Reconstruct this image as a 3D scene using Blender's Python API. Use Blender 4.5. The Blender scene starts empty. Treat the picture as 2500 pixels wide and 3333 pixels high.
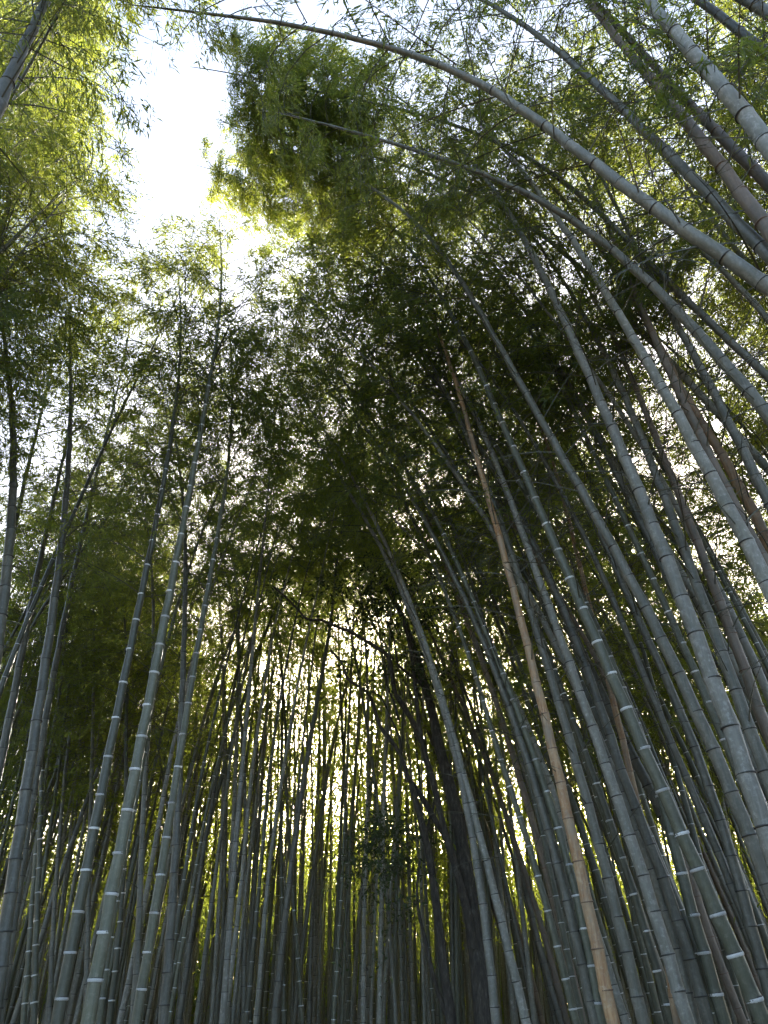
import bpy, math, random
import numpy as np
from mathutils import Vector, Matrix, Quaternion

random.seed(7)
rng = np.random.default_rng(7)
R = math.radians
scene = bpy.context.scene
col = scene.collection

# ------------------------------------------------------------------ camera
F_PX, CX, CY = 2411.0, 1250.0, 1666.5            # photograph pixels
PITCH, CAM_Z = R(35.0), 1.6
cam_data = bpy.data.cameras.new("camera")
cam_data.sensor_fit = 'VERTICAL'
cam_data.sensor_height = 36.0
cam_data.lens = 36.0 * F_PX / 3333.0
cam_data.clip_start, cam_data.clip_end = 0.05, 3000.0
cam = bpy.data.objects.new("camera", cam_data)
cam.location = (0, 0, CAM_Z)
cam.rotation_euler = (R(90) + PITCH, 0, 0)
col.objects.link(cam)
scene.camera = cam

# ------------------------------------------------------------------ sky, sun, exposure
SUN_EL, SUN_AZ = R(21.3), R(7.6)                 # azimuth clockwise from +Y
world = bpy.data.worlds.new("World")
scene.world = world
world.use_nodes = True
wn = world.node_tree
for n in list(wn.nodes):
    wn.nodes.remove(n)
sky = wn.nodes.new('ShaderNodeTexSky')
sky.sky_type = 'NISHITA'
sky.sun_disc = False
sky.sun_elevation = SUN_EL
sky.sun_rotation = SUN_AZ
sky.altitude = 50
sky.air_density = 1.0
sky.dust_density = 4.5
sky.ozone_density = 1.0
bg = wn.nodes.new('ShaderNodeBackground')
bg.inputs['Strength'].default_value = 0.15
wo = wn.nodes.new('ShaderNodeOutputWorld')
wn.links.new(sky.outputs[0], bg.inputs['Color'])
wn.links.new(bg.outputs[0], wo.inputs['Surface'])
sun_dir = Vector((math.sin(SUN_AZ) * math.cos(SUN_EL), math.cos(SUN_AZ) * math.cos(SUN_EL), math.sin(SUN_EL)))
sl = bpy.data.lights.new("sun", 'SUN')
sl.energy, sl.angle, sl.color = 5.0, R(0.53), (1.0, 0.93, 0.80)
so = bpy.data.objects.new("sun", sl)
so.rotation_euler = sun_dir.to_track_quat('Z', 'Y').to_euler()
so.location = (0, 0, 60)
col.objects.link(so)
vs = scene.view_settings
vs.view_transform, vs.look, vs.exposure, vs.gamma = 'Standard', 'None', 2.42, 1.0
vs.use_curve_mapping = False
scene.cycles.max_bounces = 7
scene.cycles.diffuse_bounces = 4
scene.cycles.glossy_bounces = 1
scene.cycles.transmission_bounces = 4
scene.cycles.use_adaptive_sampling = True
scene.cycles.adaptive_threshold = 0.08
scene.cycles.use_light_tree = False
scene.cycles.caustics_reflective = False
scene.cycles.caustics_refractive = False

# ------------------------------------------------------------------ pixel -> ray helpers
FWD = np.array([0, math.cos(PITCH), math.sin(PITCH)])
UPV = np.array([0, -math.sin(PITCH), math.cos(PITCH)])
CAMP = np.array([0, 0, CAM_Z])
def ray(px, py):
    return FWD + np.array([(px - CX) / F_PX, 0, 0]) + UPV * ((CY - py) / F_PX)
def project(p):
    d = np.asarray(p, float) - CAMP
    z = d @ FWD
    z = np.where(z > 0.05, z, np.nan)
    return CX + F_PX * d[..., 0] / z, CY - F_PX * (d @ UPV) / z, z
OFF = {1: (0, 0), 2: (1250, 0), 3: (0, 1111), 4: (1250, 1111), 5: (0, 2222), 6: (1250, 2222)}
def crop(*segs):                                  # (crop number, [(x, y) ...]) measured on enlarged crops -> photo pixels
    out = []
    for k, pts in segs:
        ox, oy = OFF[k]
        out += [(ox + x * 0.7535, oy + y * 0.7535) for x, y in pts]
    return out

def ground_z(x, y):
    t = np.clip((np.asarray(y, float) - 11.0) / 34.0, 0, 1)
    return 2.6 * t * t * (3 - 2 * t)

# ------------------------------------------------------------------ materials
def new_mat(name):
    m = bpy.data.materials.new(name)
    m.use_nodes = True
    nt = m.node_tree
    for n in list(nt.nodes):
        nt.nodes.remove(n)
    out = nt.nodes.new('ShaderNodeOutputMaterial')
    return m, nt, out
def N(nt, typ, **kw):
    n = nt.nodes.new(typ)
    for k, v in kw.items():
        if k in n.inputs.keys():
            n.inputs[k].default_value = v
        else:
            setattr(n, k, v)
    return n
def ramp(nt, stops):
    r = nt.nodes.new('ShaderNodeValToRGB')
    e = r.color_ramp.elements
    while len(e) < len(stops):
        e.new(0.5)
    for i, (p, c) in enumerate(stops):
        e[i].position = p
        e[i].color = (*c, 1)
    return r
def mixc(nt, fac, a, b, mode='MIX'):
    m = nt.nodes.new('ShaderNodeMix')
    m.data_type = 'RGBA'
    m.blend_type = mode
    for sock, v in ((m.inputs[0], fac), (m.inputs[6], a), (m.inputs[7], b)):
        if isinstance(v, bpy.types.NodeSocket):
            nt.links.new(v, sock)
        elif isinstance(v, (int, float)):
            sock.default_value = v
        else:
            sock.default_value = (*v, 1)
    return m.outputs[2]

def culm_mat(name, c1, c2, streak, mottle, mottle_amt, rough=0.42, bloom=0.6, stain=(0.085, 0.088, 0.062), wear=0.55):
    m, nt, out = new_mat(name)
    L = nt.links
    tc = N(nt, 'ShaderNodeTexCoord')
    oi = N(nt, 'ShaderNodeObjectInfo')
    mp = N(nt, 'ShaderNodeMapping')
    mp.inputs['Scale'].default_value = (1, 1, 0.06)
    L.new(tc.outputs['Object'], mp.inputs[0])
    add = N(nt, 'ShaderNodeVectorMath', operation='ADD')
    L.new(mp.outputs[0], add.inputs[0])
    cmb = N(nt, 'ShaderNodeCombineXYZ')
    mul = N(nt, 'ShaderNodeMath', operation='MULTIPLY')
    mul.inputs[1].default_value = 37.0
    L.new(oi.outputs['Random'], mul.inputs[0])
    L.new(mul.outputs[0], cmb.inputs[0])
    L.new(cmb.outputs[0], add.inputs[1])
    ns = N(nt, 'ShaderNodeTexNoise', Scale=70.0, Detail=4.0, Roughness=0.65)
    L.new(add.outputs[0], ns.inputs['Vector'])
    nb = N(nt, 'ShaderNodeTexNoise', Scale=1.3, Detail=3.0)
    L.new(tc.outputs['Object'], nb.inputs['Vector'])
    nm = N(nt, 'ShaderNodeTexNoise', Scale=22.0, Detail=6.0, Roughness=0.7)
    L.new(tc.outputs['Object'], nm.inputs['Vector'])
    rb = ramp(nt, [(0.35, c1), (0.65, c2)])
    L.new(nb.outputs[0], rb.inputs[0])
    rs = ramp(nt, [(0.36, (0, 0, 0)), (0.62, (1, 1, 1))])
    L.new(ns.outputs[0], rs.inputs[0])
    c = mixc(nt, rs.outputs[0], rb.outputs[0], streak)
    rm = ramp(nt, [(0.52, (0, 0, 0)), (0.70, (mottle_amt,) * 3)])
    L.new(nm.outputs[0], rm.inputs[0])
    c = mixc(nt, rm.outputs[0], c, mottle)
    nw = N(nt, 'ShaderNodeTexNoise', Scale=6.5, Detail=7.0, Roughness=0.75)
    mw = N(nt, 'ShaderNodeMapping')
    mw.inputs['Scale'].default_value = (1, 1, 0.45)
    L.new(tc.outputs['Object'], mw.inputs[0])
    aw = N(nt, 'ShaderNodeVectorMath', operation='ADD')
    L.new(mw.outputs[0], aw.inputs[0])
    L.new(cmb.outputs[0], aw.inputs[1])
    L.new(aw.outputs[0], nw.inputs['Vector'])
    rw = ramp(nt, [(0.44, (0, 0, 0)), (0.60, (wear,) * 3)])
    L.new(nw.outputs[0], rw.inputs[0])
    c = mixc(nt, rw.outputs[0], c, stain)
    atb = N(nt, 'ShaderNodeAttribute', attribute_name='bloom')
    bm_ = N(nt, 'ShaderNodeMath', operation='MULTIPLY')
    L.new(atb.outputs['Fac'], bm_.inputs[0])
    rb2 = ramp(nt, [(0.3, (bloom * 0.3,) * 3), (0.7, (bloom,) * 3)])
    L.new(nm.outputs[0], rb2.inputs[0])
    L.new(rb2.outputs[0], bm_.inputs[1])
    c = mixc(nt, bm_.outputs[0], c, mottle)
    # culm to culm difference
    hs = N(nt, 'ShaderNodeHueSaturation')
    mr = N(nt, 'ShaderNodeMapRange')
    mr.inputs[3].default_value, mr.inputs[4].default_value = 0.5, 0.95
    L.new(oi.outputs['Random'], mr.inputs[0])
    L.new(mr.outputs[0], hs.inputs['Value'])
    L.new(c, hs.inputs['Color'])
    b = N(nt, 'ShaderNodeBsdfPrincipled', Roughness=rough)
    b.inputs['Specular IOR Level'].default_value = 0.45
    L.new(hs.outputs[0], b.inputs['Base Color'])
    bp = N(nt, 'ShaderNodeBump', Strength=0.25, Distance=0.004)
    L.new(ns.outputs[0], bp.inputs['Height'])
    L.new(bp.outputs[0], b.inputs['Normal'])
    L.new(b.outputs[0], out.inputs[0])
    return m
MAT = {}
MAT['green'] = culm_mat('culm_green', (0.120, 0.125, 0.078), (0.165, 0.165, 0.105), (0.085, 0.095, 0.062), (0.26, 0.26, 0.21), 0.5)
MAT['grey'] = culm_mat('culm_grey_green', (0.165, 0.160, 0.125), (0.235, 0.222, 0.168), (0.120, 0.122, 0.098), (0.34, 0.335, 0.29), 0.65)
MAT['pale'] = culm_mat('culm_pale_mottled', (0.26, 0.255, 0.205), (0.34, 0.325, 0.26), (0.20, 0.20, 0.17), (0.54, 0.53, 0.49), 0.9, 0.5, stain=(0.15, 0.15, 0.115), wear=0.6)
MAT['tan'] = culm_mat('culm_dead_tan', (0.52, 0.29, 0.13), (0.62, 0.40, 0.20), (0.34, 0.17, 0.07), (0.62, 0.50, 0.33), 0.7, 0.5, stain=(0.30, 0.24, 0.17), wear=0.8)
MAT['brown'] = culm_mat('culm_old_brown', (0.22, 0.17, 0.12), (0.27, 0.20, 0.14), (0.17, 0.13, 0.10), (0.32, 0.27, 0.22), 0.5, 0.5)

def plain_mat(name, c, rough=0.6, var=0.25, scale=40, per_object=0.0):
    m, nt, out = new_mat(name)
    tc = N(nt, 'ShaderNodeTexCoord')
    no = N(nt, 'ShaderNodeTexNoise', Scale=scale, Detail=4.0)
    nt.links.new(tc.outputs['Object'], no.inputs['Vector'])
    r = ramp(nt, [(0.3, tuple(v * (1 - var) for v in c)), (0.7, tuple(v * (1 + var) for v in c))])
    nt.links.new(no.outputs[0], r.inputs[0])
    b = N(nt, 'ShaderNodeBsdfPrincipled', Roughness=rough)
    oi = N(nt, 'ShaderNodeObjectInfo')
    mr = N(nt, 'ShaderNodeMapRange')
    mr.inputs[3].default_value, mr.inputs[4].default_value = 1 - per_object, 1.0
    nt.links.new(oi.outputs['Random'], mr.inputs[0])
    hs = N(nt, 'ShaderNodeHueSaturation')
    nt.links.new(mr.outputs[0], hs.inputs['Value'])
    nt.links.new(r.outputs[0], hs.inputs['Color'])
    nt.links.new(hs.outputs[0], b.inputs['Base Color'])
    nt.links.new(b.outputs[0], out.inputs[0])
    return m
MAT['wax'] = plain_mat('node_white_wax', (0.70, 0.71, 0.70), 0.7, 0.30, 60, 0.45)
MAT['scar'] = plain_mat('node_dark_scar', (0.05, 0.048, 0.042), 0.7)
MAT['scar_tan'] = plain_mat('node_tan_scar', (0.14, 0.09, 0.06), 0.7)
MAT['twig'] = plain_mat('bamboo_twig', (0.075, 0.075, 0.05), 0.6)

def leaf_mat(name, dark, light, trans, tmix=0.5):
    m, nt, out = new_mat(name)
    L = nt.links
    at = N(nt, 'ShaderNodeAttribute', attribute_name='tint')
    oi = N(nt, 'ShaderNodeObjectInfo')
    ad = N(nt, 'ShaderNodeMath', operation='MULTIPLY_ADD')
    ad.inputs[1].default_value = 0.65
    L.new(at.outputs['Fac'], ad.inputs[0])
    m2 = N(nt, 'ShaderNodeMath', operation='MULTIPLY')
    m2.inputs[1].default_value = 0.35
    L.new(oi.outputs['Random'], m2.inputs[0])
    L.new(m2.outputs[0], ad.inputs[2])
    r = ramp(nt, [(0.0, dark), (1.0, light)])
    L.new(ad.outputs[0], r.inputs[0])
    tcol = mixc(nt, 1.0, trans, mixc(nt, ad.outputs[0], (0.75, 0.85, 0.7), (1.2, 1.1, 1.0)), 'MULTIPLY')
    p = N(nt, 'ShaderNodeBsdfPrincipled', Roughness=0.45)
    p.inputs['Specular IOR Level'].default_value = 0.35
    L.new(r.outputs[0], p.inputs['Base Color'])
    t = N(nt, 'ShaderNodeBsdfTranslucent')
    L.new(tcol, t.inputs[0])
    mx = N(nt, 'ShaderNodeMixShader')
    mx.inputs[0].default_value = tmix
    L.new(p.outputs[0], mx.inputs[1])
    L.new(t.outputs[0], mx.inputs[2])
    L.new(mx.outputs[0], out.inputs[0])
    return m
MAT['leaf'] = leaf_mat('bamboo_leaf', (0.040, 0.075, 0.032), (0.085, 0.120, 0.042), (0.335, 0.385, 0.052), 0.5)
MAT['dark_leaf'] = leaf_mat('evergreen_leaf', (0.030, 0.048, 0.022), (0.055, 0.080, 0.030), (0.06, 0.08, 0.02), 0.35)

def bark_mat():
    m, nt, out = new_mat('dark_bark')
    tc = N(nt, 'ShaderNodeTexCoord')
    mp = N(nt, 'ShaderNodeMapping')
    mp.inputs['Scale'].default_value = (1, 1, 0.25)
    nt.links.new(tc.outputs['Object'], mp.inputs[0])
    n1 = N(nt, 'ShaderNodeTexNoise', Scale=26.0, Detail=6.0, Roughness=0.7)
    nt.links.new(mp.outputs[0], n1.inputs['Vector'])
    r = ramp(nt, [(0.3, (0.022, 0.019, 0.016)), (0.55, (0.065, 0.056, 0.045)), (0.72, (0.14, 0.135, 0.11))])
    nt.links.new(n1.outputs[0], r.inputs[0])
    b = N(nt, 'ShaderNodeBsdfPrincipled', Roughness=0.9)
    nt.links.new(r.outputs[0], b.inputs['Base Color'])
    bp = N(nt, 'ShaderNodeBump', Strength=0.7, Distance=0.03)
    nt.links.new(n1.outputs[0], bp.inputs['Height'])
    nt.links.new(bp.outputs[0], b.inputs['Normal'])
    nt.links.new(b.outputs[0], out.inputs[0])
    return m
MAT['bark'] = bark_mat()

def ground_mat(name, cols, scale):
    m, nt, out = new_mat(name)
    tc = N(nt, 'ShaderNodeTexCoord')
    n1 = N(nt, 'ShaderNodeTexNoise', Scale=scale, Detail=8.0, Roughness=0.7)
    n2 = N(nt, 'ShaderNodeTexVoronoi', Scale=scale * 4)
    nt.links.new(tc.outputs['Object'], n1.inputs['Vector'])
    nt.links.new(tc.outputs['Object'], n2.inputs['Vector'])
    r = ramp(nt, [(0.3, cols[0]), (0.5, cols[1]), (0.7, cols[2])])
    nt.links.new(n1.outputs[0], r.inputs[0])
    b = N(nt, 'ShaderNodeBsdfPrincipled', Roughness=0.95)
    nt.links.new(r.outputs[0], b.inputs['Base Color'])
    bp = N(nt, 'ShaderNodeBump', Strength=0.8, Distance=0.05)
    nt.links.new(n2.outputs[0], bp.inputs['Height'])
    nt.links.new(bp.outputs[0], b.inputs['Normal'])
    nt.links.new(b.outputs[0], out.inputs[0])
    return m
MAT['litter'] = ground_mat('leaf_litter', ((0.09, 0.06, 0.035), (0.17, 0.12, 0.07), (0.26, 0.20, 0.12)), 6.0)
MAT['path'] = ground_mat('path_gravel', ((0.16, 0.15, 0.13), (0.22, 0.20, 0.18), (0.28, 0.26, 0.23)), 14.0)

# ------------------------------------------------------------------ mesh helpers
def mesh_from(name, verts, faces, mats, mat_idx=None, smooth=True, tint=None):
    me = bpy.data.meshes.new(name)
    me.from_pydata([tuple(v) for v in verts], [], faces)
    for m in mats:
        me.materials.append(m)
    if mat_idx is not None:
        me.polygons.foreach_set('material_index', np.asarray(mat_idx, np.int32))
    if smooth is not False:
        s = np.ones(len(faces), bool) if smooth is True else np.asarray(smooth, bool)
        me.polygons.foreach_set('use_smooth', s)
    if tint is not None:
        a = me.attributes.new('tint', 'FLOAT', 'POINT')
        a.data.foreach_set('value', np.asarray(tint, np.float32))
    me.update()
    return me
def link(name, data, parent=None, loc=None):
    o = bpy.data.objects.new(name, data)
    col.objects.link(o)
    if parent is not None:
        o.parent = parent
    if loc is not None:
        o.location = loc
    return o
def tag(o, label, cat, group=None):
    o['label'], o['category'] = label, cat
    if group:
        o['group'] = group
    return o
def frames(P):
    T = np.gradient(P, axis=0)
    T /= np.linalg.norm(T, axis=1)[:, None] + 1e-9
    ref = np.array([1.0, 0, 0]) if abs(T[0][0]) < 0.8 else np.array([0, 1.0, 0])
    U = ref[None] - (T @ ref)[:, None] * T
    U /= np.linalg.norm(U, axis=1)[:, None] + 1e-9
    return T, U, np.cross(T, U)
def tube(P, rad, sides):
    P = np.asarray(P, float)
    rad = np.asarray(rad, float)
    T, U, V = frames(P)
    a = np.arange(sides) * 2 * math.pi / sides
    ring = U[:, None] * np.cos(a)[None, :, None] + V[:, None] * np.sin(a)[None, :, None]
    verts = (P[:, None] + ring * rad[:, None, None]).reshape(-1, 3)
    faces = []
    n = len(P)
    for i in range(n - 1):
        for j in range(sides):
            k = (j + 1) % sides
            faces.append((i * sides + j, i * sides + k, (i + 1) * sides + k, (i + 1) * sides + j))
    faces.append(tuple((n - 1) * sides + j for j in range(sides)))
    return verts, faces

# ------------------------------------------------------------------ bamboo foliage sprays (shared meshes)
def unit(v):
    return v / (np.linalg.norm(v, axis=-1, keepdims=True) + 1e-9)
class Leaves:
    def __init__(self):
        self.v, self.f, self.mi, self.t, self.n = [], [], [], [], 0
    def tube(self, P, r0, r1, sides=3):
        P = np.asarray(P)
        vv, ff = tube(P, np.linspace(r0, r1, len(P)), sides)
        self.f += [tuple(i + self.n for i in f) for f in ff]
        self.v.append(vv)
        self.t.append(np.zeros(len(vv)))
        self.mi += [1] * len(ff)
        self.n += len(vv)
    def leaves(self, base, d, length, width, g, fold=0.25):
        n = len(base)
        d = unit(d)
        side = unit(np.cross(d, g.normal(size=(n, 3))))
        nor = np.cross(side, d)
        L = length[:, None]
        W = width[:, None]
        sag = np.array([0, 0, -1.0]) * L * g.uniform(0.02, 0.16, (n, 1))
        p0 = base
        pl = base + d * L * 0.38 + side * W * 0.5 + nor * W * fold
        pr = base + d * L * 0.38 - side * W * 0.5 + nor * W * fold
        pt = base + d * L + sag
        vv = np.stack([p0, pr, pt, pl], 1).reshape(-1, 3)
        k = np.arange(n) * 4 + self.n
        tris = np.concatenate([np.stack([k, k + 1, k + 2], 1), np.stack([k, k + 2, k + 3], 1)])
        self.f += [tuple(x) for x in tris.tolist()]
        self.v.append(vv)
        self.t.append(np.repeat(g.uniform(0, 1, n), 4))
        self.mi += [0] * (2 * n)
        self.n += 4 * n
    def mesh(self, name, mats):
        return mesh_from(name, np.concatenate(self.v), self.f, mats, self.mi, False, np.concatenate(self.t))

def spray(seed, length, radius, nb, leafy=1.0, droop=0.5, top=False, sub=9, per=8, lsize=0.10):
    """one stretch of a culm's upper part: whorls of fine branches with hanging leaf clusters; local z runs along the culm"""
    g = np.random.default_rng(seed)
    B = Leaves()
    phi0 = g.uniform(0, 6.28)
    for b in range(nb):
        u = (b // 2 + g.uniform(-.15, .15)) / max(1, nb // 2)
        z0 = max(0.0, u) * length
        phi = phi0 + (b // 2) * 2.2 + (b % 2) * 2.4 + g.uniform(-.5, .5)
        shrink = (1 - 0.75 * u) if top else 1.0
        ell = radius * g.uniform(0.75, 1.2) * shrink
        out = np.array([math.cos(phi), math.sin(phi), 0])
        side = np.array([-math.sin(phi), math.cos(phi), 0])
        rise, bend = g.uniform(0.45, 0.85), droop * g.uniform(0.8, 1.5)
        sway = g.uniform(-.25, .25)
        t = np.linspace(0, 1, 6)[:, None]
        def pos(t):
            return np.array([0, 0, z0]) + out * ell * t * 0.92 + np.array([0, 0, 1.0]) * ell * (rise * t - bend * t * t) + side * ell * sway * t * t
        B.tube(pos(t), 0.0075, 0.002)
        nsub = max(2, int(sub * g.uniform(0.8, 1.2)))
        ts = g.uniform(0.18, 1.0, nsub)
        for tt in ts:
            p = pos(np.array([[tt]]))[0]
            sl_ = g.uniform(0.18, 0.48) * (0.6 + 0.4 * shrink) * (radius / 1.3)
            d = unit(out * g.uniform(0.2, 1.0) + side * g.uniform(-1, 1) + np.array([0, 0, g.uniform(-0.55, 0.35)]))
            e = p + d * sl_ + np.array([0, 0, -0.25 * sl_])
            B.tube(np.stack([p, (p + e) / 2 + np.array([0, 0, 0.05 * sl_]), e]), 0.0025, 0.001)
            n = int(per * leafy * g.uniform(0.7, 1.3))
            if n < 1:
                continue
            k = g.uniform(0.25, 1.0, (n, 1)) ** 0.7
            base = p + (e - p) * k + g.normal(0, 0.03, (n, 3))
            ld = unit(d[None] * 0.8 + g.normal(0, 0.55, (n, 3)) + np.array([0, 0, -0.45]))
            ln = g.uniform(0.75, 1.3, n) * lsize
            B.leaves(base, ld, ln, ln * g.uniform(0.13, 0.19, n), g)
    me = B.mesh('bamboo_foliage', [MAT['leaf'], MAT['twig']])
    me['leaf_area'] = float(sum(p.area for p in me.polygons if p.material_index == 0))
    return me

SPRAY_MID = [spray(100 + i, 1.9, 1.4, 16, 1.0, 0.55, sub=14, per=16, lsize=0.088) for i in range(7)]
SPRAY_TOP = [spray(200 + i, 2.6, 1.35, 20, 1.0, 0.55, top=True, sub=13, per=15, lsize=0.085) for i in range(5)]
SPRAY_THIN = [spray(300 + i, 1.8, 1.15, 12, 0.7, 0.45, sub=10, per=13, lsize=0.085) for i in range(4)]
SPRAY_BARE = [spray(400 + i, 2.0, 1.0, 9, 0.12, 0.25, sub=5, per=5, lsize=0.10) for i in range(3)]
NEAR_BRANCH = [spray(500 + i, 0.5, 0.9, 5, 1.0, 0.7, sub=9, per=8, lsize=0.15) for i in range(2)]

SPRAY_BUSH = [spray(600 + i, 0.8, 0.72, 14, 1.0, 0.5, sub=12, per=16, lsize=0.085) for i in range(4)]

# open sky over the path, in photograph pixels: no crown grows into it
GAP = np.array([(500, 190), (640, 215), (750, 280), (760, 370), (690, 430), (622, 525), (650, 600), (720, 690), (640, 720), (560, 650), (520, 585), (440, 640), (300, 730), (330, 640), (455, 590), (480, 420)], float)
def in_gap(x, y):
    res = np.zeros(np.shape(x), bool)
    n = len(GAP)
    for i in range(n):
        x0, y0 = GAP[i]
        x1, y1 = GAP[(i + 1) % n]
        c = ((y0 > y) != (y1 > y))
        with np.errstate(all='ignore'):
            c &= x < (x1 - x0) * (y - y0) / (y1 - y0 + 1e-9) + x0
        res ^= c
    return res
_gs = np.random.default_rng(5).normal(size=(60, 3))
_gs = _gs / np.linalg.norm(_gs, axis=1)[:, None] * np.random.default_rng(6).uniform(0.2, 1, (60, 1)) ** 0.5
def blocks_gap(center, r, thr=0.05):
    x, y, z = project(np.asarray(center) + _gs * r * np.array([1, 1, 0.8]))
    if np.all(np.isnan(x)):
        return False
    return np.mean(in_gap(np.nan_to_num(x, nan=-1e5), np.nan_to_num(y, nan=-1e5))) > thr
SUN_PX = (1560.0, 2245.0)
def blocks_sun(center, r):
    x, y, z = project(np.asarray(center))
    if np.isnan(z):
        return False
    return math.hypot(x - SUN_PX[0], y - SUN_PX[1]) < 45 + 0.55 * r * F_PX / z

# how many leaf layers already stand in each direction (so that the canopy stays even and lets the sky through)
CELL = 40
OD = np.zeros((86, 65))
_cy, _cx = np.mgrid[0:86, 0:65]
def _disc(center, r):
    x, y, z = project(np.asarray(center))
    if np.isnan(z):
        return None
    return ((_cx + 0.5) * CELL - x) ** 2 + ((_cy + 0.5) * CELL - y) ** 2 < max(CELL * 0.6, r * F_PX / z) ** 2
def too_thick(center, r, limit):
    m = _disc(center, r)
    x, y, z = project(np.asarray(center))
    if 600 < x < 1450 and 1880 < y < 2650 and center[1] < 21:
        limit = min(limit, 0.7)
    if 680 < x < 1200 and 240 < y < 800:
        limit += 2.0
    return m is not None and m.any() and OD[m].mean() > limit
def add_layer(center, r, mesh, k):
    m = _disc(center, r)
    if m is not None:
        OD[m] += mesh['leaf_area'] * k * k * 0.5 / (math.pi * r * r)

# ------------------------------------------------------------------ culm geometry
def taper(u):
    return np.clip(1.0 - 0.90 * np.clip(u, 0, 1) ** 1.25, 0.06, 1)

def bloom_curve(nodes, H):
    xs, ys = [0.0], [0.0]
    for n_ in nodes:                                # powdery bloom, strongest right under each node
        for d_, v_ in ((-0.05, 0.55), (-0.004, 1.0), (0.004, 0.25), (0.045, 0.0)):
            x_ = n_ + d_
            if x_ > xs[-1]:
                xs.append(x_)
                ys.append(v_)
    return xs, ys
def culm_mesh(P, d0, style, sides=12, rings_in_mesh=False, first=0.26, longest=0.36):
    """P: dense centre line from the ground. Returns mesh + node list (index position, tangent, radius)."""
    seg = np.linalg.norm(np.diff(P, axis=0), axis=1)
    S = np.concatenate([[0], np.cumsum(seg)])
    H = S[-1]
    s, nodes = 0.18, []
    while s < H - 0.15:
        nodes.append(s)
        u = s / H
        s += (first + (longest - first) * min(1, u / 0.3)) * (1 - 0.35 * max(0, (u - 0.5) / 0.5)) * random.uniform(0.86, 1.13)
    knots, rad, wax = [0.0], [d0 / 2 * 1.04], [0]
    for ns in nodes:
        r = d0 / 2 * taper(ns / H)
        w = 0.011 if rings_in_mesh else 0.012
        for ds, k, fl in ((-0.05, 1.0, 0), (-w, 1.015, 0), (0.0, 1.07, 1), (w * 0.9, 1.045, 1), (0.045, 0.985, 0), (0.13, 0.985, 0)):
            if 0 < ns + ds < H:
                knots.append(ns + ds)
                rad.append(r * k)
                wax.append(fl)
    knots.append(H)
    rad.append(d0 / 2 * 0.06)
    wax.append(0)
    knots = np.array(knots)
    order = np.argsort(knots)
    knots, rad, wax = knots[order], np.array(rad)[order], np.array(wax)[order]
    Q = np.stack([np.interp(knots, S, P[:, i]) for i in range(3)], 1)
    zig = np.interp(knots, nodes, [(0.05 if i % 2 else -0.05) * random.uniform(0.3, 1.0) * d0 * min(1, n_ / 2) for i, n_ in enumerate(nodes)])
    Q[:, 0] += zig
    vv, ff = tube(Q, rad, sides)
    mats = [MAT[style]]
    mi = None
    if rings_in_mesh:
        mats.append(MAT['wax' if style == 'green' else ('scar_tan' if style in ('tan', 'brown') else 'scar')])
        mi = []
        for i in range(len(Q) - 1):
            mi += [1 if (wax[i] and wax[i + 1]) else 0] * sides
        mi.append(0)
    me = mesh_from('culm', vv, ff, mats, mi)
    bl = np.interp(knots, *bloom_curve(nodes, H))
    at = me.attributes.new('bloom', 'FLOAT', 'POINT')
    at.data.foreach_set('value', np.repeat(bl, sides).astype(np.float32))
    T = np.gradient(P, axis=0)
    T /= np.linalg.norm(T, axis=1)[:, None]
    info = []
    for ns in nodes:
        p = np.array([np.interp(ns, S, P[:, i]) for i in range(3)])
        t = np.array([np.interp(ns, S, T[:, i]) for i in range(3)])
        info.append((p, t / np.linalg.norm(t), d0 / 2 * float(taper(ns / H)), ns))
    return me, info, S

def ring_mesh(matname, h, bulge, ridge=None):
    sides = 14
    prof = [(1.0, -h), (bulge, -h * 0.5), (bulge, h * 0.5), (1.0, h)]
    vv, ff = [], []
    for r, z in prof:
        for j in range(sides):
            a = 2 * math.pi * j / sides
            vv.append((r * math.cos(a), r * math.sin(a), z))
    for i in range(3):
        for j in range(sides):
            k = (j + 1) % sides
            ff.append((i * sides + j, i * sides + k, (i + 1) * sides + k, (i + 1) * sides + j))
    return mesh_from('node', vv, ff, [MAT[matname], MAT[ridge or matname]], [0] * (2 * sides) + [1] * sides)
RING = {'green': ring_mesh('wax', 0.26, 1.11, 'scar'), 'grey': ring_mesh('scar', 0.11, 1.13), 'pale': ring_mesh('scar', 0.11, 1.13),
        'tan': ring_mesh('scar_tan', 0.10, 1.12), 'brown': ring_mesh('scar_tan', 0.10, 1.12)}

ZAX = Vector((0, 0, 1))
def orient(t, spin):
    return (ZAX.rotation_difference(Vector(t)) @ Quaternion((0, 0, 1), spin))

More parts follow.
